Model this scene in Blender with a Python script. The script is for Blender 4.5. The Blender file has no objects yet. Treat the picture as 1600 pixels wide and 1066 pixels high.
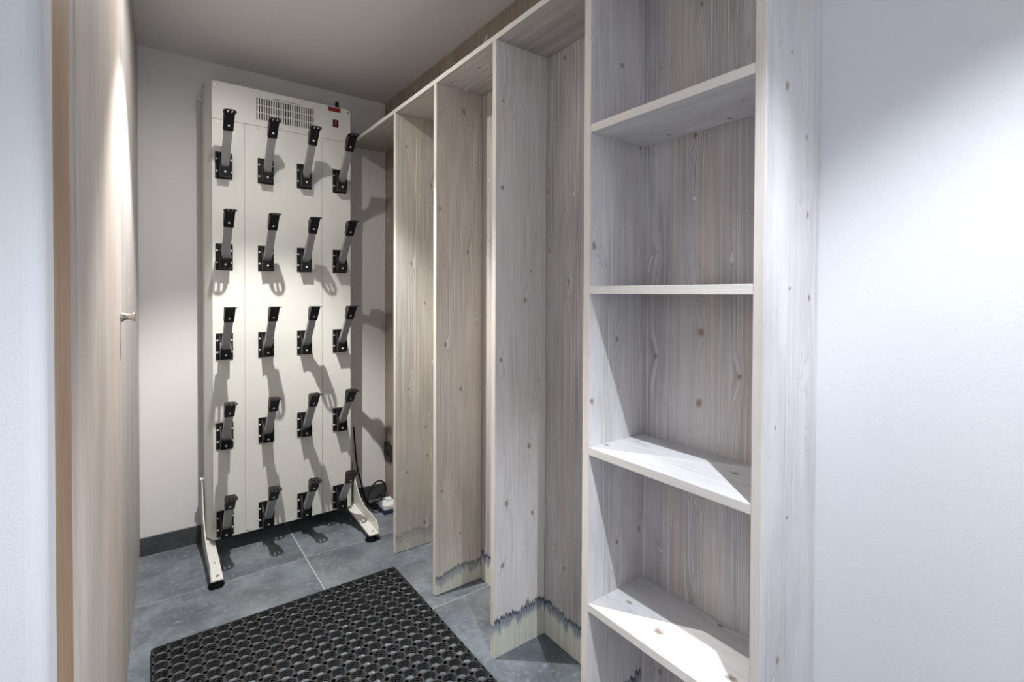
import bpy, bmesh, math, random
from mathutils import Vector, Matrix
random.seed(7)
scene = bpy.context.scene
C = scene.collection

# ------------------------------------------------------------------ camera
YAW, PITCH, ROLL = math.radians(36.257), math.radians(-0.7824), math.radians(0.238)
FPX, CYPX = 773.905, 469.481
fw = Vector((math.sin(YAW)*math.cos(PITCH), math.cos(YAW)*math.cos(PITCH), math.sin(PITCH)))
rt = Vector((math.cos(YAW), -math.sin(YAW), 0)); up = rt.cross(fw)
r2 = math.cos(ROLL)*rt + math.sin(ROLL)*up; u2 = -math.sin(ROLL)*rt + math.cos(ROLL)*up
cam = bpy.data.cameras.new('camera'); camo = bpy.data.objects.new('camera', cam); C.objects.link(camo)
m = Matrix((r2, u2, -fw)).transposed().to_4x4(); m.translation = (0, 0, 1.2); camo.matrix_world = m
cam.sensor_width = 36; cam.lens = FPX/1600*36; cam.shift_y = -(533-CYPX)/1600; cam.clip_start = .02
scene.camera = camo

# ------------------------------------------------------------------ world, light, exposure
w = bpy.data.worlds.new('world'); scene.world = w; w.use_nodes = True
w.node_tree.nodes['Background'].inputs[0].default_value = (.8, .88, 1, 1)
w.node_tree.nodes['Background'].inputs[1].default_value = .05
scene.view_settings.view_transform = 'Standard'; scene.view_settings.look = 'None'
scene.view_settings.gamma = 1; scene.view_settings.use_curve_mapping = False
scene.view_settings.exposure = 0.0
ZC = 2.3055
SPOTS = [  # x, y, cone watt, spill watt, colour, half-angle: recessed ceiling downlights
    (.47, -.05, 119, 4, (.88, .93, 1.0), 47, .5),
    (.33, 1.83, 146, 31, (1.0, .975, .945), 43, .45),
]
FILL_SPOTS = [(.45, -.85, 95, (.97, .98, 1.0), 0), (-.95, -.45, 160, (.96, .975, 1.0), 90)]   # added fill spots, out of view, washing the hall's rear and side walls
def spot(x, y, z, wt, col, ang, blend, rot=(0, 0, 0)):
    l = bpy.data.lights.new('downlight_or_fill_beam', 'SPOT'); l.energy = wt; l.color = col
    l.spot_size = math.radians(2*ang); l.spot_blend = blend; l.shadow_soft_size = .011
    o = bpy.data.objects.new('downlight_or_fill_beam', l); C.objects.link(o); o.location = (x, y, z); o.rotation_euler = rot
for x, y, cone, spill, col, ang, bl in SPOTS:      # a bright cone inside the wide spill of the reflector
    spot(x, y, ZC-.012, cone, col, ang, bl); spot(x, y, ZC-.012, spill, col, 88, 1.0)
for x, y, wt, col, az in FILL_SPOTS: spot(x, y, ZC-.13, wt, col, 48, .6, (math.radians(-48), 0, math.radians(-az)))

# ------------------------------------------------------------------ node helpers
class N:
    def __init__(s, name):
        s.m = bpy.data.materials.new(name); s.m.use_nodes = True
        s.t = s.m.node_tree; s.b = s.t.nodes['Principled BSDF']
    def new(s, ty, **k):
        n = s.t.nodes.new(ty)
        for a, v in k.items(): setattr(n, a, v)
        return n
    def put(s, sock, v):
        if isinstance(v, bpy.types.NodeSocket): s.t.links.new(v, sock)
        elif v is not None: sock.default_value = v
    def math(s, op, a, b=None, c=None):
        n = s.new('ShaderNodeMath', operation=op)
        for i, v in enumerate((a, b, c)): s.put(n.inputs[i], v) if v is not None else None
        return n.outputs[0]
    def comb(s, x, y, z=0.0):
        n = s.new('ShaderNodeCombineXYZ')
        for i, v in enumerate((x, y, z)): s.put(n.inputs[i], v)
        return n.outputs[0]
    def noise(s, vec, scale=1, detail=2, rough=.5, out=0, dist=0):
        n = s.new('ShaderNodeTexNoise'); s.put(n.inputs['Vector'], vec)
        n.inputs['Scale'].default_value = scale; n.inputs['Detail'].default_value = detail
        n.inputs['Roughness'].default_value = rough; n.inputs['Distortion'].default_value = dist
        return n.outputs[out]
    def step(s, v, a, b, x=0.0, y=1.0):
        n = s.new('ShaderNodeMapRange', interpolation_type='SMOOTHSTEP'); s.put(n.inputs[0], v)
        s.put(n.inputs[1], a); s.put(n.inputs[2], b); s.put(n.inputs[3], x); s.put(n.inputs[4], y)
        return n.outputs[0]
    def mix(s, f, a, b, mode='MIX'):
        n = s.new('ShaderNodeMix', data_type='RGBA', blend_type=mode)
        s.put(n.inputs[0], f)
        for i, v in ((6, a), (7, b)):
            s.put(n.inputs[i], v if isinstance(v, bpy.types.NodeSocket) else (*v, 1))
        return n.outputs[2]
    def bump(s, h, strength, dist):
        n = s.new('ShaderNodeBump'); n.inputs['Strength'].default_value = strength
        n.inputs['Distance'].default_value = dist; s.put(n.inputs['Height'], h)
        s.put(s.b.inputs['Normal'], n.outputs[0])
    def fin(s, col, rough, metal=0, spec=.5):
        s.put(s.b.inputs['Base Color'], col if isinstance(col, bpy.types.NodeSocket) else (*col, 1))
        s.put(s.b.inputs['Roughness'], rough); s.b.inputs['Metallic'].default_value = metal
        s.b.inputs['Specular IOR Level'].default_value = spec
        return s.m

def srgb(r, g, b):
    f = lambda c: (c/255/12.92) if c/255 <= .04045 else ((c/255+.055)/1.055)**2.4
    return (f(r), f(g), f(b))

def plain(name, col, rough=.5, metal=0, spec=.5, nscale=0, namp=.06, bump=0):
    n = N(name); c = col
    if nscale:
        p = n.new('ShaderNodeNewGeometry').outputs['Position']
        f = n.noise(p, nscale, 4, .6)
        c = n.mix(f, tuple(x*(1-namp) for x in col), tuple(min(1, x*(1+namp)) for x in col))
        if bump: n.bump(n.noise(p, bump, 3, .6), .25, .002)
    return n.fin(c, rough, metal, spec)

WOODGAIN = 1.52
# whitewashed spruce: lamellas, combed grain lines bending round knots, torn pale patches, optional damp stain at the foot
def wood(name, flow='Z', dark=(.33, .315, .32), light=(.50, .49, .50), warm=(.47, .39, .31), warmth=.25, stain=None, knots=True, lines=1.0, lam=.088, pale=1.0):
    dark, light, warm = [tuple(min(.85, c*WOODGAIN) for c in q) for q in (dark, light, warm)]
    n = N(name)
    geo = n.new('ShaderNodeNewGeometry'); sp = n.new('ShaderNodeSeparateXYZ'); n.put(sp.inputs[0], geo.outputs['Position'])
    X, Y, Z = sp.outputs
    rnd = n.new('ShaderNodeObjectInfo').outputs['Random']
    if flow == 'Z': U0 = n.math('ADD', X, Y); V0 = Z
    else: U0 = n.math('ADD', X, Z); V0 = Y
    U = n.math('MULTIPLY_ADD', rnd, 7.31, U0); V = n.math('MULTIPLY_ADD', rnd, 5.77, V0)
    # knots
    vo = n.new('ShaderNodeTexVoronoi', voronoi_dimensions='2D'); vo.inputs['Scale'].default_value = 1
    n.put(vo.inputs['Vector'], n.comb(n.math('MULTIPLY', U, 9.5), n.math('MULTIPLY', V, 5.5)))
    ps = n.new('ShaderNodeSeparateXYZ'); n.put(ps.inputs[0], vo.outputs['Position'])
    cs = n.new('ShaderNodeSeparateColor'); n.put(cs.inputs[0], vo.outputs['Color'])
    du = n.math('SUBTRACT', U, n.math('DIVIDE', ps.outputs[0], 9.5))
    dv = n.math('SUBTRACT', V, n.math('DIVIDE', ps.outputs[1], 5.5))
    en = n.math('GREATER_THAN', cs.outputs[0], .6 if knots else 2.0)
    wob = n.noise(n.comb(U, V), 95, 3)
    d = n.math('SQRT', n.math('ADD', n.math('MULTIPLY', du, du), n.math('MULTIPLY', n.math('MULTIPLY', dv, dv), .55)))
    d = n.math('MULTIPLY', d, n.math('MULTIPLY_ADD', wob, 1.5, .25))
    rk = n.math('MULTIPLY_ADD', cs.outputs[1], .0058, .0026)
    kn = n.math('MULTIPLY', n.step(n.math('DIVIDE', d, rk), .6, 1.35, 1.0, 0.0), en)
    kcore = n.math('MULTIPLY', n.step(n.math('DIVIDE', d, rk), .2, .75, 1.0, 0.0), en)
    g = n.math('ADD', n.math('POWER', n.math('DIVIDE', du, .016), 2.0), n.math('POWER', n.math('DIVIDE', dv, .055), 2.0))
    eye = n.math('MULTIPLY', n.math('EXPONENT', n.math('MULTIPLY', g, -1.0)), en)
    wave = n.noise(n.comb(n.math('MULTIPLY', U, 7.0), n.math('MULTIPLY', V, 1.1)), 1, 2)
    P = n.math('ADD', n.math('MULTIPLY_ADD', wave, .02, U), n.math('MULTIPLY', eye, .015))
    g1 = n.noise(n.comb(n.math('MULTIPLY', P, 250), n.math('MULTIPLY', V, 1.0)), 1, 1, .5)
    g2 = n.noise(n.comb(n.math('MULTIPLY', P, 470), n.math('MULTIPLY', V, 3.0)), 1, 2, .6)
    ln = n.step(g1, .50, .60)
    fine = n.step(g2, .36, .62)
    # where the brushed lines show strongly, and where boards are smoother
    strong = n.step(n.noise(n.comb(n.math('MULTIPLY', U, 9), n.math('MULTIPLY', V, 1.0)), 1, 2), .38, .60, .35, 1.0)
    lamid = n.math('FLOOR', n.math('DIVIDE', U, lam))
    wn = n.new('ShaderNodeTexWhiteNoise', noise_dimensions='1D'); n.put(wn.inputs['W'], lamid)
    lt = wn.outputs['Value']
    big = n.noise(n.comb(n.math('MULTIPLY', U, 6), n.math('MULTIPLY', V, 1.6)), 1, 4, .6)
    mid = [ (a+b)/2 for a, b in zip(dark, light)]
    base = n.mix(n.step(big, .3, .7), dark, light)
    base = n.mix(n.math('MULTIPLY', n.step(lt, 0, 1), .4), base, tuple(c*1.22 for c in mid))
    base = n.mix(n.math('MULTIPLY', n.step(wn.outputs['Color'], .55, 1.0), warmth*1.3), base, tuple(a*.6+b*.4 for a, b in zip(warm, light)))
    base = n.mix(n.math('MULTIPLY', n.step(n.noise(n.comb(n.math('MULTIPLY', U, 14), n.math('MULTIPLY', V, 1.3), 3.0), 1, 3), .45, .75), warmth*2.0), base, warm)
    base = n.mix(n.math('MULTIPLY', n.math('MULTIPLY', ln, strong), .55*lines), base, tuple(min(.9, c*1.5) for c in light))
    base = n.mix(n.math('MULTIPLY', n.math('MULTIPLY', n.math('SUBTRACT', 1.0, fine), strong), .5*lines), base, tuple(c*.55 for c in dark))
    # torn, unstained patches with a dark rim
    pn = n.noise(n.comb(n.math('MULTIPLY', U, 19), n.math('MULTIPLY', V, 8), 9.0), 1, 4, .65, dist=.4)
    base = n.mix(n.math('MULTIPLY', n.math('MULTIPLY', n.step(pn, .635, .655), n.step(pn, .655, .68, 1.0, 0.0)), .3*pale), base, tuple(c*.4 for c in dark))
    base = n.mix(n.math('MULTIPLY', n.step(pn, .65, .69), .68*pale), base, (.74, .72, .69))
    ring = n.step(n.math('SINE', n.math('MULTIPLY', d, 3400.0)), -.4, .8)
    kc = n.mix(ring, (.27, .165, .085), (.42, .30, .19)); kc = n.mix(kcore, kc, (.20, .115, .06))
    base = n.mix(n.math('MULTIPLY', kn, .72), base, kc)
    if stain:
        h0, amp, fade = stain
        j = n.noise(n.comb(n.math('MULTIPLY', U0, 11), 0.0), 1, 1)
        j2 = n.noise(n.comb(n.math('MULTIPLY', U0, 95), 4.0), 1, 2)
        j3 = n.noise(n.comb(n.math('MULTIPLY', U0, 330), n.math('MULTIPLY', V0, 20)), 1, 2)
        hb = n.math('MULTIPLY_ADD', n.math('SUBTRACT', j, .5), amp*2.4, h0)
        hb = n.math('MULTIPLY_ADD', n.math('SUBTRACT', j2, .5), amp*1.7, hb)
        hb = n.math('MULTIPLY_ADD', n.math('SUBTRACT', j3, .5), amp*1.3, hb)
        t = n.math('SUBTRACT', hb, Z)                 # >0 below the tide line
        bw = n.math('MULTIPLY_ADD', n.noise(n.comb(n.math('MULTIPLY', U0, 30), 7.0), 1, 2), .07, -.002)
        below = n.step(t, -.002, .002)
        deep = n.step(n.math('SUBTRACT', t, bw), -.012, .014)
        c1 = n.mix(j3, (.17, .21, .27), (.40, .44, .50))
        c2 = n.mix(n.step(g1, .35, .65), (.64, .645, .55), (.78, .78, .70))
        sc = n.mix(deep, c1, c2)
        edge = n.math('MULTIPLY', n.step(t, -.004, .001), n.step(t, .005, .013, 1.0, 0.0))
        sc2 = n.mix(n.math('MULTIPLY', below, fade), base, sc)
        base = n.mix(n.math('MULTIPLY', edge, .9*fade), sc2, (.035, .045, .075))
    n.bump(n.math('ADD', n.math('MULTIPLY', g1, .6), n.math('MULTIPLY', g2, .4)), .35, .0012)
    return n.fin(base, .58, 0, .3)

W = {}
GREY = dict(dark=(.39, .375, .385), light=(.56, .55, .56), warm=(.48, .41, .35), warmth=.14)
WARM = dict(dark=(.29, .275, .25), light=(.405, .385, .355), warm=(.47, .385, .29), warmth=.25)
W['grey'] = wood('whitewashed_spruce_upright', 'Z', lines=.6, dark=(.36, .345, .355), light=(.50, .485, .49), warm=(.45, .385, .34), warmth=.18)
W['grey_shelf'] = wood('whitewashed_spruce_shelf', 'Y', lines=.75, dark=(.40, .40, .41), light=(.57, .57, .58), warm=(.46, .42, .37), warmth=.12, lam=.07)
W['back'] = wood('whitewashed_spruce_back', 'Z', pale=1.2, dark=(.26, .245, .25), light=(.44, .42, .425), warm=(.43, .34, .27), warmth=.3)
W['edge'] = wood('pale_spruce_edge', 'Z', dark=(.42, .395, .36), light=(.54, .505, .47), warm=(.47, .41, .335), warmth=.2, knots=False, lines=.35, pale=.3)
W['edge_h'] = wood('pale_spruce_edge_level', 'Y', dark=(.42, .405, .38), light=(.55, .525, .50), warm=(.47, .40, .35), warmth=.2, knots=False, lines=.5, pale=.2)
W['warm'] = wood('grey_brown_spruce_divider', 'Z', **WARM)
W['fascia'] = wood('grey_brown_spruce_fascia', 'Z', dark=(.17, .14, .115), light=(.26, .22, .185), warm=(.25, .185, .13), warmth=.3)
W['top'] = wood('grey_spruce_top_board', 'Y', dark=(.28, .26, .245), light=(.40, .375, .355), warm=(.37, .31, .25), warmth=.25)
W['d3'] = wood('grey_spruce_divider_damp_foot', 'Z', stain=(.128, .035, 1.0), dark=(.50, .478, .465), light=(.66, .635, .62), warm=(.54, .46, .395), warmth=.2)  # wood lightened to stand in for downlight missing on this divider
W['d2'] = wood('brown_spruce_divider_damp_foot', 'Z', stain=(.088, .032, .75), dark=(.39, .352, .31), light=(.52, .48, .43), warm=(.48, .38, .285), warmth=.28)  # also lightened: missing direct light is put into the wood colour
W['d1'] = wood('brown_spruce_divider_faint_stain', 'Z', stain=(.085, .03, .3), **WARM)
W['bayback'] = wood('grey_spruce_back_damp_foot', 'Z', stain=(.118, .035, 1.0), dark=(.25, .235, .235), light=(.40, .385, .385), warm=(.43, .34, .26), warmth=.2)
W['edge_st'] = wood('pale_spruce_edge_damp_foot', 'Z', stain=(.11, .03, .6), dark=(.42, .395, .36), light=(.54, .505, .47), warm=(.47, .41, .335), warmth=.2, knots=False, lines=.35, pale=.3)
W['u1'] = wood('whitewashed_spruce_upright_damp_foot', 'Z', stain=(.13, .035, 1.0), **GREY)
LEFT = dict(knots=False, lines=.5, pale=.15, lam=.2)
W['door'] = wood('taupe_wood_door', 'Z', dark=(.29, .255, .235), light=(.43, .395, .37), warm=(.40, .32, .26), warmth=.4, **LEFT)
W['door2'] = wood('grey_wood_door', 'Z', dark=(.24, .23, .22), light=(.34, .325, .315), warm=(.42, .38, .34), warmth=.2, **LEFT)
W['jamb'] = wood('brown_oak_jamb', 'Z', dark=(.20, .13, .085), light=(.31, .22, .155), warm=(.36, .25, .16), warmth=.3, **LEFT)

M = {}
M['wall'] = plain('white_wall_paint', (.725, .735, .76), .75, nscale=3, namp=.015, bump=420)
M['wall_warm'] = plain('warm_white_wall_paint', (.76, .74, .73), .75, nscale=3, namp=.015, bump=420)
M['ceil'] = plain('white_ceiling_paint', (.74, .72, .71), .8, nscale=2, namp=.02, bump=300)
M['cream'] = plain('cream_powder_coat', (.735, .725, .68), .24, nscale=2, namp=.01, bump=650)
M['creamg'] = plain('cream_powder_coat_frame', (.68, .675, .63), .35, nscale=2, namp=.01, bump=900)
M['black'] = plain('black_plastic', (.008, .008, .009), .42, spec=.3, nscale=30, namp=.2)
M['rubber'] = plain('black_rubber', (.006, .006, .0065), .45, spec=.2, nscale=160, namp=.25)
M['rubber_top'] = plain('lighter_grey_rubber', (.048, .0475, .048), .5, spec=.35, nscale=220, namp=.45)  # lighter grey on the mat's top faces and hole rims
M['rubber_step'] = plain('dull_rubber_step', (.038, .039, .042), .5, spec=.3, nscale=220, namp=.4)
M['alu'] = plain('brushed_grey_aluminium', (.40, .40, .40), .48, .55, nscale=40, namp=.03)
M['chrome'] = plain('bright_screw_steel', (.78, .78, .78), .35, .35)
M['nickel'] = plain('satin_nickel', (.62, .58, .52), .28, 1, nscale=30, namp=.03)
M['dark'] = plain('dark_vent_recess', (.012, .012, .012), .8)
M['print'] = plain('dark_print', (.05, .05, .06), .6)
M['red'] = plain('red_plate', (.24, .008, .014), .4)
M['redsw'] = plain('dark_red_switch', (.12, .008, .018), .25)
M['redmark'] = plain('pale_red_mark', (.55, .28, .3), .4)
M['whitepl'] = plain('white_plastic', (.78, .79, .80), .35)
M['navy'] = plain('navy_plastic', (.03, .03, .075), .5)
M['grout'] = plain('pale_grout', (.50, .50, .48), .85, nscale=60, namp=.12)
M['bezel'] = plain('white_lamp_bezel', (.8, .8, .8), .4)
e = N('lamp_lens'); e.b.inputs['Emission Color'].default_value = (1, .97, .92, 1); e.b.inputs['Emission Strength'].default_value = 8
M['lens'] = e.fin((.9, .9, .9), .4)

def stone(name, lo, hi, tan, seed):
    n = N(name); p = n.new('ShaderNodeNewGeometry').outputs['Position']
    rnd = n.new('ShaderNodeObjectInfo').outputs['Random']
    v = n.new('ShaderNodeVectorMath', operation='ADD'); n.put(v.inputs[0], p); n.put(v.inputs[1], n.comb(n.math('MULTIPLY', rnd, 9.0), seed, n.math('MULTIPLY', rnd, 4.0)))
    a = n.noise(v.outputs[0], 4.5, 6, .62); b = n.noise(v.outputs[0], 60, 6, .75); c = n.noise(v.outputs[0], 2.2, 3, .5)
    col = n.mix(n.step(a, .32, .70), lo, hi)
    col = n.mix(n.math('MULTIPLY', n.step(c, .55, .75), .35), col, tan)
    col = n.mix(n.math('MULTIPLY', n.step(b, .52, .70), .5), col, tuple(min(1, x*1.7) for x in hi))
    col = n.mix(n.math('MULTIPLY', n.step(b, .30, .46, 1.0, 0.0), .5), col, tuple(x*.6 for x in lo))
    n.bump(n.math('ADD', a, n.math('MULTIPLY', b, .4)), .25, .003)
    return n.fin(col, n.step(b, .3, .7, .42, .6), 0, .45)
M['tile'] = stone('slate_grey_tile', (.092, .108, .125), (.205, .235, .262), (.20, .19, .165), 0.0)
M['skirt'] = stone('dark_slate_skirting', (.035, .037, .042), (.085, .088, .095), (.07, .07, .07), 5.0)

# ------------------------------------------------------------------ mesh helpers
def box(bm, x0, x1, y0, y1, z0, z1, bev=0, mi=0):
    r = bmesh.ops.create_cube(bm, size=1)
    vs = r['verts']
    for v in vs: v.co = Vector(((x0+x1)/2+v.co.x*(x1-x0), (y0+y1)/2+v.co.y*(y1-y0), (z0+z1)/2+v.co.z*(z1-z0)))
    fs = {f for v in vs for f in v.link_faces}
    for f in fs: f.material_index = mi
    if bev:
        es = {ed for v in vs for ed in v.link_edges}
        bmesh.ops.bevel(bm, geom=list(es), offset=bev, segments=2, profile=.5, affect='EDGES')
    return vs
def B(*a, **k):
    bm = bmesh.new(); box(bm, *a, **k); return bm
def prism(bm, pts, axis, a, b, mi=0):
    """extrude a 2-D outline: axis 'X' -> (y,z), 'Y' -> (x,z), 'Z' -> (x,y)"""
    def mk(p, t): return {'X': (t, p[0], p[1]), 'Y': (p[0], t, p[1]), 'Z': (p[0], p[1], t)}[axis]
    A = [bm.verts.new(mk(p, a)) for p in pts]; D = [bm.verts.new(mk(p, b)) for p in pts]
    fs = [bm.faces.new(A[::-1]), bm.faces.new(D)]
    for i in range(len(pts)): fs.append(bm.faces.new((A[i], A[(i+1) % len(pts)], D[(i+1) % len(pts)], D[i])))
    for f in fs: f.material_index = mi
    bmesh.ops.recalc_face_normals(bm, faces=fs)
    return fs
def lathe(bm, prof, c, axis='Z', seg=20, mi=0):
    """profile of (radius, height) turned about an axis through c"""
    rings = []
    for r, h in prof:
        ring = []
        for i in range(seg):
            a = 2*math.pi*i/seg; p, q = r*math.cos(a), r*math.sin(a)
            co = {'Z': (p, q, h), 'Y': (p, h, q), 'X': (h, p, q)}[axis]
            ring.append(bm.verts.new(Vector(c)+Vector(co)))
        rings.append(ring)
    fs = []
    for A, D in zip(rings, rings[1:]):
        for i in range(seg): fs.append(bm.faces.new((A[i], A[(i+1) % seg], D[(i+1) % seg], D[i])))
    fs.append(bm.faces.new(rings[0][::-1])); fs.append(bm.faces.new(rings[-1]))
    for f in fs: f.material_index = mi; f.smooth = True
    fs[-1].smooth = fs[-2].smooth = False
    bmesh.ops.recalc_face_normals(bm, faces=fs)
def tube(bm, pts, r, seg=8):
    # Catmull-Rom through pts
    P = [Vector(p) for p in pts]; Q = []
    for i in range(len(P)-1):
        p0, p1, p2, p3 = P[max(i-1, 0)], P[i], P[i+1], P[min(i+2, len(P)-1)]
        for k in range(8):
            t = k/8
            Q.append(.5*((2*p1)+(p2-p0)*t+(2*p0-5*p1+4*p2-p3)*t*t+(3*p1-p0-3*p2+p3)*t**3))
    Q.append(P[-1]); rings = []; nrm = Vector((0.3, .2, 1)).normalized()
    for i, q in enumerate(Q):
        t = (Q[min(i+1, len(Q)-1)]-Q[max(i-1, 0)]).normalized()
        nrm = (nrm - t*nrm.dot(t)).normalized(); bn = t.cross(nrm)
        rings.append([bm.verts.new(q+r*(math.cos(2*math.pi*k/seg)*nrm+math.sin(2*math.pi*k/seg)*bn)) for k in range(seg)])
    for A, D in zip(rings, rings[1:]):
        for k in range(seg): bm.faces.new((A[k], A[(k+1) % seg], D[(k+1) % seg], D[k])).smooth = True
    bm.faces.new(rings[0][::-1]); bm.faces.new(rings[-1])
    bmesh.ops.recalc_face_normals(bm, faces=bm.faces[:])

def mesh(name, bm, mats):
    me = bpy.data.meshes.new(name); bm.to_mesh(me); bm.free()
    for x in (mats if isinstance(mats, (list, tuple)) else [mats]): me.materials.append(x)
    return me
def obj(name, me, parent=None, loc=None):
    o = bpy.data.objects.new(name, me); C.objects.link(o)
    if parent is not None:
        o.parent = parent
        if loc is None: o.matrix_parent_inverse = Matrix.Translation(-world_loc(parent))
    if loc is not None: o.location = loc
    return o
def world_loc(o):
    v = Vector(o.location)
    while o.parent is not None:
        v = v + o.matrix_parent_inverse.translation + Vector(o.parent.location); o = o.parent
    return v
def part(name, bm, mats, parent): return obj(name, mesh(name, bm, mats), parent)
def thing(name, label, cat, loc, group=None):
    o = bpy.data.objects.new(name, None); C.objects.link(o); o.location = loc
    o.empty_display_size = .05
    o['label'] = label; o['category'] = cat
    if group: o['group'] = group
    return o
def struct(name, bm, mats, label=None):
    o = obj(name, mesh(name, bm, mats)); o['kind'] = 'structure'
    if label: o['label'] = label
    return o
def edge_faces(bm, ax=0, sign=-1, mi=1):
    for f in bm.faces:
        f.normal_update()
        if f.normal[ax]*sign > .8: f.material_index = mi

# ------------------------------------------------------------------ room shell
XL, YB, XF, XK, XW = -.045, 2.791, .908, 1.122, 1.130
HX0, HY0 = -1.75, -1.65                        # hall behind the camera
fl = struct('floor', B(HX0-.1, XW+.1, HY0-.1, YB+.1, -.06, -.0015), M['grout'], 'slate grey tiled floor with pale grout lines')
PITCH_T, GX, GY, G = .6626, .5687, 2.3461, .0021
tm = {}
def tile(x0, x1, y0, y1):
    key = (round(x1-x0, 4), round(y1-y0, 4))
    if key not in tm:
        tm[key] = mesh('tile', B(-key[0]/2, key[0]/2, -key[1]/2, key[1]/2, -.012, 0, bev=.0008), M['tile'])
    o = obj('tile', tm[key], fl, ((x0+x1)/2, (y0+y1)/2, 0))
for i in range(-4, 2):
    for j in range(-7, 2):
        x0, x1 = GX+i*PITCH_T+G, GX+(i+1)*PITCH_T-G
        y0, y1 = GY+j*PITCH_T+G, GY+(j+1)*PITCH_T-G
        x0, x1, y0, y1 = max(x0, HX0), min(x1, XW), max(y0, HY0), min(y1, YB)
        if y0 > .66: x0 = max(x0, XL-.06)
        if x1-x0 > .02 and y1-y0 > .02: tile(x0, x1, y0, y1)
struct('ceiling', B(HX0-.1, XW+.1, HY0-.1, YB+.1, ZC, ZC+.1), M['ceil'], 'white plaster ceiling')
struct('wall_back', B(-.7, XW+.1, YB, YB+.1, 0, ZC), M['wall_warm'], 'white wall behind the boot dryer')
struct('wall_right', B(XW, XW+.1, HY0-.1, YB, 0, ZC), M['wall'], 'white wall to the right of the shelving')
struct('wall_rear', B(HX0-.1, XW, HY0-.1, HY0, 0, ZC), M['wall'])
struct('wall_hall', B(HX0-.1, HX0, HY0, .73, 0, ZC), M['wall'])
bm = bmesh.new(); rr = .016; CX, CY0, CY1 = -.0835, .672, .731                    # wall end with a rounded plaster corner
pts = [(HX0, CY1), (HX0, CY0), (CX-rr, CY0)] + [(CX-rr+rr*math.sin(a*math.pi/12), CY0+rr-rr*math.cos(a*math.pi/12)) for a in range(1, 7)] + [(CX, CY1)]
prism(bm, pts, 'Z', 0, ZC)
struct('wall_left', bm, M['wall'], 'white wall end at the left beside the wooden wardrobe')
bb = struct('baseboard_back', B(XL, XK-.001, YB-.010, YB, 0, .083, bev=.001), M['skirt'], 'dark slate tile skirting under the white back wall')

# ------------------------------------------------------------------ wardrobe on the left
wd = thing('wardrobe', 'tall taupe wood wardrobe front with a small metal knob, left of the boot dryer', 'wardrobe', (-.037, YB-.001, 0))
wd.rotation_euler = (0, 0, math.radians(-1.29))               # the front runs slightly out of square with the rack
def wpart(name, par, bm, mat):                                # local: front plane x = 0, y = -(distance from the back wall)
    return obj(name, mesh(name, bm, mat), par, (0, 0, 0))
wpart('carcass', wd, B(-.58, -.024, -2.055, -.012, 0, ZC-.002), W['door2'])
wpart('frame_post', wd, B(-.030, -.0005, -2.0575, -1.938, 0, ZC-.002, bev=.001), W['jamb'])['label'] = 'brown wood frame post'
wpart('stile', wd, B(-.023, -.0008, -1.936, -1.893, 0, ZC-.002, bev=.0015), W['door'])
d1 = wpart('door', wd, B(-.022, 0, -1.884, -1.0545, .035, ZC-.012, bev=.0015), W['door'])
wpart('door', wd, B(-.022, 0, -1.0515, -.004, .035, ZC-.012, bev=.0015), W['door2'])
wpart('plinth', wd, B(-.023, -.003, -1.887, -.004, 0, .032), W['edge'])
bm = bmesh.new()
lathe(bm, [(.012, 0), (.0135, .002), (.0135, .005), (.010, .009), (.0085, .015), (.0095, .021), (.0125, .026), (.014, .029), (.0135, .0315), (.003, .033)], (0, -1.085, 1.133), 'X', 24)
k = wpart('knob', d1, bm, M['nickel']); k['label'] = 'waisted satin metal knob'

# ------------------------------------------------------------------ ski rack (tall open bays)
T = .0225; ZT0, ZT1 = 2.0204, 2.039
U1n, U1f, U2n, U2f = .9035, .926, .4583, .4790
sr = thing('ski_rack', 'tall open ski rack with thin wooden dividers, between boot dryer and shelf column', 'rack', (1.015, 1.86, 0))
for y, key, gap in ((2.1375, 'd1', .002), (1.7415, 'd2', .003), (1.3289, 'd3', .0)):
    b_ = B(XF, XK-.0005, y, y+T, gap, ZT0, bev=.0012); edge_faces(b_)
    part('divider', b_, [W[key], W['edge_st'] if key == 'd3' else W['edge']], sr)
b_ = B(XF, XK-.0005, U1f+.0005, YB-.0005, ZT0+.0003, ZT1, bev=.0012); edge_faces(b_)
part('top_board', b_, [W['top'], W['edge_h']], sr)
part('back_panel', B(XK, XW-.0005, U1f+.0005, 1.3285, .0, ZT0, bev=.0006), W['bayback'], sr)
part('back_panel', B(XK, XW-.0005, 1.3288, 1.741, .0, ZT0, bev=.0006), W['bayback'], sr)
part('back_panel', B(XK, XW-.0005, 1.7413, 2.137, .0, ZT0, bev=.0006), W['warm'], sr)
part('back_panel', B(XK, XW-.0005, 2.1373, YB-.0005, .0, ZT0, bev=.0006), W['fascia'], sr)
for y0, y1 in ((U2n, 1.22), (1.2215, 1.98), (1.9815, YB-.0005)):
    part('fascia_board', B(XK-.002, XW-.0005, y0, y1, ZT1+.0003, ZC-.001, bev=.0008), W['fascia'], sr)

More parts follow.
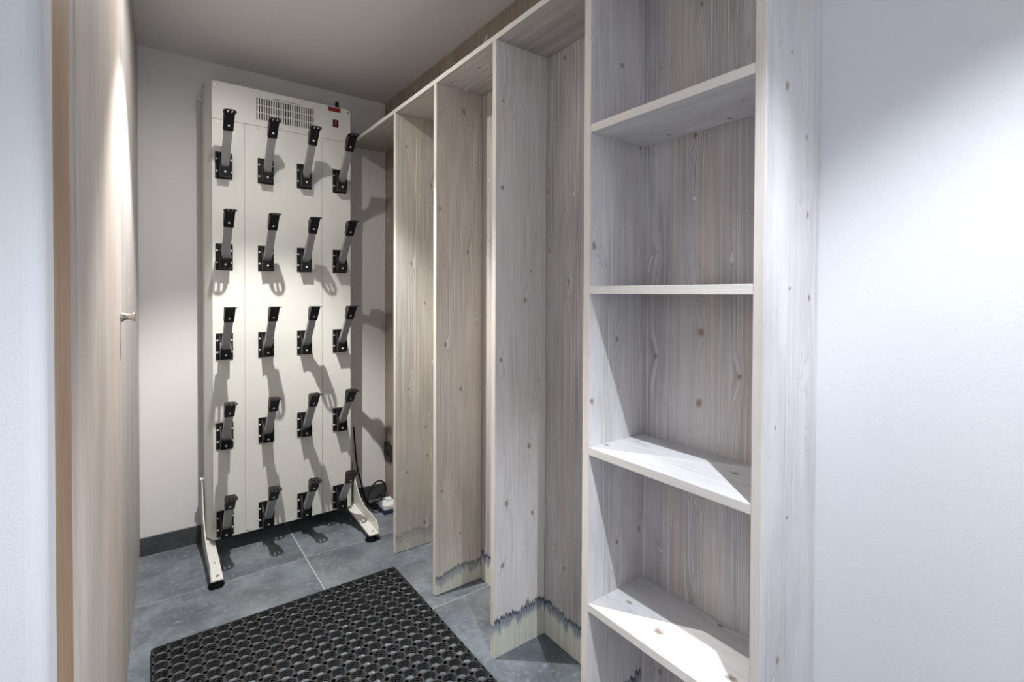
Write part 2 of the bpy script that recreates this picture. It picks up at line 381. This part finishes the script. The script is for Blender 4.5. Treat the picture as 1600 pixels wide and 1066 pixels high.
# ------------------------------------------------------------------ shelf column in front
bc = thing('shelf_column', 'whitewashed spruce shelf column with open compartments, beside the white right wall', 'shelf', (1.015, .69, 0))
for y0, y1, key in ((U1n, U1f, 'u1'), (U2n, U2f, 'grey')):
    b_ = B(XF, XW-.0005 if key == 'grey' else XK-.0005, y0, y1, 0, ZT0, bev=.0012); edge_faces(b_)
    u_ = part('upright', b_, [W[key], W['edge']], bc)
for z in (1.668, 1.213, .765):
    bm = bmesh.new(); lathe(bm, [(.0042, 0), (.0042, -.0006), (.0016, -.0007)], (XF+.098, U2n, z), 'Y', 12)
    part('screw', bm, M['nickel'], u_)
for z in (1.6313, 1.22, .8064, .402, .045):
    b_ = B(XF+.0006, XK-.0005, U2f+.0003, U1n-.0003, z-.0204, z, bev=.001); edge_faces(b_)
    part('shelf', b_, [W['grey_shelf'], W['edge_h']], bc)
b_ = B(XF, XK-.0005, U2n, U1f, ZT0+.0003, ZT1, bev=.0012); edge_faces(b_)
part('top_board', b_, [W['top'], W['edge_h']], bc)
part('back_panel', B(XK, XW-.0005, U2f+.0002, U1f, .0, ZT0, bev=.0006), W['back'], bc)
part('plinth', B(XF+.01, XF+.028, U2f+.0003, U1n-.0003, 0, .0244), W['grey'], bc)

# ------------------------------------------------------------------ boot dryer
YD, DX0, DX1, DZ0, DZ1 = 2.6, .231, .855, .073, 2.155
bd = thing('boot_dryer', 'cream metal ski boot dryer stand with twenty angled arms against back wall', 'boot dryer', ((DX0+DX1)/2, 2.6, 0))
bm = bmesh.new()
prism(bm, [(DX0+.002, YD+.005), (DX1-.002, YD+.005), (DX1+.027, YD+.062), (DX1+.027, 2.725), (DX0-.027, 2.725), (DX0-.027, YD+.062)], 'Z', DZ0, DZ1)
bmesh.ops.bevel(bm, geom=[ed for ed in bm.edges if abs(ed.verts[0].co.z-ed.verts[1].co.z) > .5], offset=.008, segments=3, profile=.5, affect='EDGES')
part('housing', bm, M['creamg'], bd)
def rrect(x0, x1, z0, z1, r):                                  # r = (bl, br, tr, tl)
    P = []
    for (cx, cz, s), q in zip(((x0, z0, 180), (x1, z0, 270), (x1, z1, 0), (x0, z1, 90)), r):
        sx = 1 if cx == x0 else -1; sz = 1 if cz == z0 else -1
        for k in range(5 if q > .001 else 1):
            a = math.radians(s + (90*k/4 if q > .001 else 45))
            P.append((cx+sx*q+q*math.cos(a), cz+sz*q+q*math.sin(a)) if q > .001 else (cx, cz))
    return P
ZH, S1, S2, SG = 1.984, .362, .710, .0006
def sheet(x0, x1, z0, z1, r=(0, 0, 0, 0)):
    bm = bmesh.new(); prism(bm, rrect(x0, x1, z0, z1, r), 'Y', YD, YD+.0045)
    bmesh.ops.bevel(bm, geom=[ed for ed in bm.edges if abs(ed.verts[0].co.y-YD) < 1e-5 and abs(ed.verts[1].co.y-YD) < 1e-5], offset=.0012, segments=2, profile=.5, affect='EDGES')
    return bm
hp = part('header_panel', sheet(DX0, DX1, ZH+SG, DZ1, (0, 0, .016, .016)), M['cream'], bd)
for a_, b_ in ((DX0, S1-SG), (S1+SG, S2-SG), (S2+SG, DX1)):
    part('front_panel', sheet(a_, b_, DZ0, ZH-SG), M['cream'], bd)
# vent: dark recess behind a cream lattice
gx0, gx1, gz0, gz1 = .409, .672, 2.014, 2.120
vg = part('vent_grille', B(gx0, gx1, YD-.0004, YD+.0006, gz0, gz1), M['dark'], hp)
bm = bmesh.new(); ns = 25; pw = (gx1-gx0)/ns
for i in range(ns+1): box(bm, gx0+i*pw-.0027, gx0+i*pw+.0027, YD-.0016, YD-.0003, gz0-.001, gz1+.001)
for z in (gz0, gz0+(gz1-gz0)/3, gz0+2*(gz1-gz0)/3, gz1): box(bm, gx0-.0027, gx1+.0027, YD-.00165, YD-.0003, z-.0019, z+.0019)
part('lattice', bm, M['cream'], vg)
bm = bmesh.new(); x = .484                                    # faint illegible print line above the vent
for i, wd_ in enumerate((.006, .004, .007, .005, .006, .004, .005, .0, .006, .006, .004, .006, .005, .007, .004, .005, .006)):
    if wd_: box(bm, x, x+wd_, YD-.0004, YD+.0003, 2.1265-.0018+.0004*(i % 2), 2.1265+.0018)
    x += max(wd_, .006)+.0011
part('print_line', bm, M['print'], hp)
rp = part('red_plate', B(.741, .803, YD-.0014, YD+.0003, 2.129, 2.150, bev=.0004), M['red'], hp)
sw = part('rocker_switch', B(.764, .792, YD-.0025, YD+.0003, 2.051, 2.089, bev=.0006), M['black'], hp)
bm = bmesh.new(); prism(bm, [(YD-.0018, 2.054), (YD-.0035, 2.054), (YD-.0028, 2.070), (YD-.0052, 2.086), (YD-.0018, 2.086)], 'X', .7665, .7895)
rk_ = part('rocker', bm, M['redsw'], sw)
bm = bmesh.new(); lathe(bm, [(.0030, 0), (.0030, -.0012), (.0022, -.0014)], (.778, YD-.0044, 2.0805), 'Y', 12); box(bm, .7772, .7788, YD-.0042, YD-.0026, 2.060, 2.073)
part('marking', bm, M['redmark'], sw)
def screw(x, z, r, y=YD, mat='nickel', parent=bd):
    bm = bmesh.new(); lathe(bm, [(r, .0002), (r, -.0012), (r*.55, -.0020)], (x, y, z), 'Y', 14); return part('screw', bm, M[mat], parent)
for x, z in ((.245, 2.138), (.842, 2.138)): screw(x, z, .006, parent=hp)
for x, z in ((.254, 1.972), (.42, 1.973), (.52, 1.995), (.824, 1.96), (.37, .085), (.50, .083), (.71, .083)): screw(x, z, .0042)
bm = bmesh.new(); lathe(bm, [(.011, 0), (.011, .016), (.0095, .018), (.0095, .036), (.006, .042)], (.797, 2.64, DZ1), 'Z', 16)
part('cable_gland', bm, M['black'], bd)
for x, y, z, s in ((DX0-.027, 2.71, 2.095, -1), (DX0-.027, 2.70, .33, -1)):
    bm = bmesh.new(); lathe(bm, [(.010, 0), (.010, s*.004), (.006, s*.005), (.006, s*.010), (.010, s*.011), (.010, s*.017)], (x, y, z), 'X', 14)
    part('side_bolt', bm, M['chrome'], bd)
# legs
for s in (0, 1):
    xo = .194 if s == 0 else .893
    xi = xo+.0035 if s == 0 else xo-.0035
    xe = .239 if s == 0 else .846
    bm = bmesh.new()
    prism(bm, [(2.72, .33), (2.70, .33), (2.655, .235), (2.626, .185), (2.59, .148), (2.55, .122), (2.50, .105), (2.43, .097), (2.325, .092), (2.300, .058), (2.298, .034), (2.72, .034)], 'X', min(xo, xi), max(xo, xi))
    prism(bm, [(2.298, .034), (2.298, .040), (2.40, .046), (2.60, .058), (2.70, .062), (2.70, .056), (2.60, .052), (2.40, .040)], 'X', min(xo, xe), max(xo, xe))
    xm = (xo+xe)/2
    lg = part('leg', bm, M['cream'], bd)
    bm = bmesh.new(); lathe(bm, [(.031, 0), (.031, .004), (.027, .011), (.018, .026), (.015, .036)], (xm, 2.333, 0), 'Z', 28)
    part('rubber_foot', bm, M['rubber'], lg)
    for yy, r_ in ((2.325, .0065), (2.43, .004)):
        bm = bmesh.new(); lathe(bm, [(r_, 0), (r_, .003), (r_*.6, .0042)], (xm+(.005 if s else .004), yy, .0405+.06*(yy-2.298)), 'Z', 14)
        part('bolt', bm, M['nickel'], lg)
    bm = bmesh.new(); lathe(bm, [(.0045, 0), (.0045, (-.003 if s == 0 else .003))], (xo, 2.68, .165), 'X', 12)
    part('bolt', bm, M['chrome'], lg)
# arms: bracket (part) > tube, tip, screws (sub-parts); local origin at plate centre on the front face
bm = bmesh.new()
box(bm, -.0345, .0345, -.005, 0, -.06, .06, bev=.002)
prism(bm, [(-.004, .050), (-.012, .046), (-.040, .022), (-.060, -.010), (-.052, -.052), (-.004, -.056)], 'X', -.022, -.0165)
prism(bm, [(-.004, .050), (-.012, .046), (-.040, .022), (-.060, -.010), (-.052, -.052), (-.004, -.056)], 'X', .0165, .022)
prism(bm, [(-.004, -.012), (-.056, -.014), (-.050, -.052), (-.004, -.055)], 'X', -.0166, .0166)
ME_BR = mesh('arm_bracket', bm, M['black'])
dv_ = Vector((-.655, .755)).normalized(); nv = Vector((-dv_.y, dv_.x)); nv = nv if nv.y < 0 else -nv
def ax(t, o): p = Vector((-.040, -.004))+dv_*t+nv*o; return (p.x, p.y)
bm = bmesh.new(); prism(bm, [ax(-.004, -.010), ax(.195, -.010), ax(.195, .011), ax(-.004, .011)], 'X', -.0163, .0163)
bmesh.ops.bevel(bm, geom=[ed for ed in bm.edges if abs(ed.verts[0].co.x-ed.verts[1].co.x) < 1e-4 and (ed.verts[0].co-ed.verts[1].co).length > .1], offset=.0025, segments=2, profile=.5, affect='EDGES')
ME_TU = mesh('arm_tube', bm, M['alu'])
bm = bmesh.new()
s0 = .172
prism(bm, [ax(s0, .0135), ax(s0+.045, .0135), (-.216, .1775), (-.216, .181), (-.166, .181), (-.154, .170), ax(s0+.012, -.0125), ax(s0, -.0125)], 'X', -.0192, .0192)
bmesh.ops.bevel(bm, geom=[ed for ed in bm.edges if abs(ed.verts[0].co.x-ed.verts[1].co.x) < 1e-4], offset=.0012, segments=1, affect='EDGES')
tip = bmesh.new()
YS = [(-.170, .019), (-.185, .0205), (-.200, .0228), (-.209, .0246), (-.222, .0252), (-.232, .0236), (-.241, .0186), (-.247, .0118), (-.2495, .004)]
rows = []
for y, w_ in YS: rows.append([tip.verts.new((max(-w_, min(w_, q)), y, .181)) for q in (-w_, -.0108, -.0044, .0044, .0108, w_)])
for i in range(len(rows)-1):
    for j in range(5):
        if j in (1, 3) and 3 <= i <= 5: continue
        vs = []
        for v in (rows[i][j], rows[i][j+1], rows[i+1][j+1], rows[i+1][j]): vs.append(v)
        try: tip.faces.new(vs)
        except ValueError: pass
bmesh.ops.remove_doubles(tip, verts=tip.verts[:], dist=1e-5)
bmesh.ops.recalc_face_normals(tip, faces=tip.faces[:])
ex = bmesh.ops.extrude_face_region(tip, geom=tip.faces[:])
bmesh.ops.translate(tip, verts=[g for g in ex['geom'] if isinstance(g, bmesh.types.BMVert)], vec=(0, 0, .0032))
bmesh.ops.recalc_face_normals(tip, faces=tip.faces[:])
tm_ = bpy.data.meshes.new('tmp'); tip.to_mesh(tm_); tip.free(); bm.from_mesh(tm_); bpy.data.meshes.remove(tm_)
ME_TI = mesh('arm_tip', bm, M['black'])
bm = bmesh.new(); lathe(bm, [(.0046, .0005), (.0046, -.0014), (.0026, -.0024)], (0, 0, 0), 'Y', 10)
ME_SC = mesh('screw', bm, M['chrome'])
for r, zc in enumerate((1.775, 1.362, .953, .545, .142)):
    for c, xc in enumerate((.278, .451, .624, .797)):
        br = obj('arm_bracket', ME_BR, bd); br.matrix_parent_inverse = Matrix.Translation(-world_loc(bd)); br.location = (xc, YD, zc)
        obj('arm_tube', ME_TU, br, (0, 0, 0)); obj('arm_tip', ME_TI, br, (0, 0, 0))
        for x, y, z in ((-.0285, -.0045, .028), (-.0285, -.0045, -.026), (.0285, -.0045, .028), (.0285, -.0045, -.026), (0, -.0525, -.036)):
            obj('screw', ME_SC, br, (x, y, z))
        hs = obj('screw', ME_SC, br, (0, *ax(s0+.024, .0135))); hs.rotation_euler = (math.atan2(.655, .755), 0, 0)

# ------------------------------------------------------------------ ring mat
p_ = .0446; NX, NY = 19, 28; mx0, my1 = .003, 2.0155; H = .016
rsm = .0070; hp2 = p_/2
quad = [(hp2, 0), (hp2, .0085), (hp2, hp2-rsm)]
for a in (30, 60): quad.append((hp2-rsm*math.sin(math.radians(a)), hp2-rsm*math.cos(math.radians(a))))
quad2 = [(hp2-rsm, hp2), (.0085, hp2)]
q0 = quad+quad2; outer = []
for k in range(4):
    for x, y in q0:
        for _ in range(k): x, y = -y, x
        outer.append((x, y))
angs = [math.atan2(y, x) for x, y in outer]; n_ = len(outer)
prof = [(.0202, H), (.0198, H-.0004), (.0196, H-.0040), (.0179, H-.0043), (.0177, H-.0080), (.0160, H-.0083), (.0158, H-.0120), (.0141, H-.0123), (.0139, .0002)]
mi_ = []; sq = (.0017, .0017, .0015, .0010, .0008, .0004, .0002, 0, 0)
verts, faces = [], []
for i in range(NX):
    for j in range(NY):
        cx, cy = mx0+p_*(i+.5), my1-p_*(j+.5); b0 = len(verts)
        verts += [(cx+x, cy+y, H) for x, y in outer]
        for q_, (r_, z_) in enumerate(prof): verts += [(cx+(r_+sq[q_]*math.sin(2*a)**2)*math.cos(a), cy+(r_+sq[q_]*math.sin(2*a)**2)*math.sin(a), z_) for a in angs]
        for L in range(len(prof)):
            for k in range(n_):
                a0 = b0+L*n_+k; a1 = b0+L*n_+(k+1) % n_
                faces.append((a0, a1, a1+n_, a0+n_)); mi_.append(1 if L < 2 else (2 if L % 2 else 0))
        # walls of the small corner holes
        for q in range(4):
            ks = [q*7+2, q*7+3, q*7+4, q*7+5]; w0 = len(verts)
            verts += [(cx+outer[k][0], cy+outer[k][1], 0.0002) for k in ks]
            for t_ in range(3): faces.append((b0+ks[t_], w0+t_, w0+t_+1, b0+ks[t_+1])); mi_.append(0)
me = bpy.data.meshes.new('ring_mat'); me.from_pydata(verts, [], faces)
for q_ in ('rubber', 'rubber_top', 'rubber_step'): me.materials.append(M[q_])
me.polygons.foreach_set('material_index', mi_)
x0, x1, y0, y1 = mx0, mx0+NX*p_, my1-NY*p_, my1
rm = thing('ring_mat', 'black rubber ring mat with round drainage holes on the slate floor', 'mat', ((x0+x1)/2, (y0+y1)/2, 0))
obj('mat_grid', me, rm)
bm = bmesh.new()
ro, bw_ = .012, .0035
def rect(d, r): return rrect(x0-d, x1+d, y0-d, y1+d, (r, r, r, r))
lo_, li_ = rect(bw_, ro), rect(0, .0085)
rings = []
for pts, z in ((lo_, 0.0002), (lo_, H-.002), (rect(bw_-.0015, ro-.001), H), (li_, H), (li_, .0002)): rings.append([bm.verts.new((x, y, z)) for x, y in pts])
for A, D in zip(rings, rings[1:]+rings[:1]):
    for k in range(len(A)): bm.faces.new((A[k], A[(k+1) % len(A)], D[(k+1) % len(A)], D[k]))
bmesh.ops.recalc_face_normals(bm, faces=bm.faces[:])
part('mat_border', bm, M['rubber'], rm)

# ------------------------------------------------------------------ cord, adapter, socket
bm = bmesh.new()
tube(bm, [(.905, 2.70, .46), (.926, 2.745, .37), (.944, 2.755, .217), (.975, 2.74, .08), (.990, 2.73, .012), (1.02, 2.715, .006), (1.06, 2.715, .018), (1.095, 2.72, .05),
          (1.094, 2.728, .098), (1.065, 2.735, .120), (1.03, 2.737, .104), (1.00, 2.73, .06), (.992, 2.715, .018), (1.012, 2.69, .006), (1.06, 2.68, .006), (1.09, 2.70, .006), (1.07, 2.73, .007),
          (1.02, 2.725, .007), (.998, 2.68, .0055), (1.01, 2.652, .0055), (1.04, 2.646, .0055)], .0045)
pc = part('power_cord', bm, M['black'], bd); pc['label'] = 'coiled black power cord lying on the floor'
pa = thing('power_adapter', 'small white plug adapter with navy base on floor behind the far divider', 'adapter', (1.065, 2.58, 0))
part('base', B(1.018, 1.10, 2.545, 2.635, 0.0, .022, bev=.004), M['navy'], pa)
bm = bmesh.new(); box(bm, 1.020, 1.098, 2.547, 2.633, .0225, .048, bev=.004); box(bm, 1.055, 1.085, 2.600, 2.632, .0485, .062, bev=.003)
part('cover', bm, M['whitepl'], pa)
ws = thing('wall_socket', 'black socket on the wooden panel in the corner beside the dryer', 'socket', (XK, 2.738, .235))
part('frame', B(XK-.009, XK-.0003, 2.690, 2.786, .225, .325, bev=.003), M['black'], ws)
bm = bmesh.new(); lathe(bm, [(.022, 0), (.022, -.003), (.019, -.0035), (.017, -.0015)], (XK-.009, 2.738, .275), 'X', 20)
part('insert', bm, M['rubber'], ws)

# ------------------------------------------------------------------ lamps
for (x, y, *_), lab in zip(SPOTS, ('recessed round ceiling downlight over the shelf column', 'recessed round ceiling downlight in front of the boot dryer')):
    f_ = thing('ceiling_downlight', lab, 'downlight', (x, y, ZC), 'recessed ceiling downlights')
    bm = bmesh.new()
    P0 = [(.030, -.0005), (.040, -.0005), (.041, -.003), (.038, -.005), (.032, -.005), (.030, -.003)]
    rg = [[bm.verts.new((x+r*math.cos(2*math.pi*i/24), y+r*math.sin(2*math.pi*i/24), ZC+h)) for i in range(24)] for r, h in P0]
    for A, D in zip(rg, rg[1:]+rg[:1]):
        for i in range(24): bm.faces.new((A[i], A[(i+1) % 24], D[(i+1) % 24], D[i]))
    bmesh.ops.recalc_face_normals(bm, faces=bm.faces[:])
    part('bezel', bm, M['bezel'], f_)
    bm = bmesh.new(); lathe(bm, [(.0295, -.0005), (.0295, -.0015)], (x, y, ZC), 'Z', 24)
    part('lens', bm, M['lens'], f_)
for (x, y, _, _, az), lab in zip(FILL_SPOTS, ('added fill spotlight in the unseen hall, nearer the white right wall', 'added fill spotlight in the unseen hall, farther from the right wall')):
    f_ = thing('fill_spotlight', lab, 'spotlight', (x, y, ZC), 'added hall fill spotlights')  # made-up fixture housing the added fill light behind the camera
    bm = bmesh.new(); lathe(bm, [(.035, 0), (.035, -.018), (.008, -.020), (.008, -.095)], (x, y, ZC-.0005), 'Z', 20); part('mount', bm, M['bezel'], f_)
    bm = bmesh.new(); lathe(bm, [(.020, .055), (.032, .045), (.034, .008)], (0, 0, 0), 'Z', 24)
    h_ = part('lamp_head', bm, M['bezel'], f_); h_.location = (x, y, ZC-.13); h_.rotation_euler = (math.radians(-48), 0, math.radians(-az))
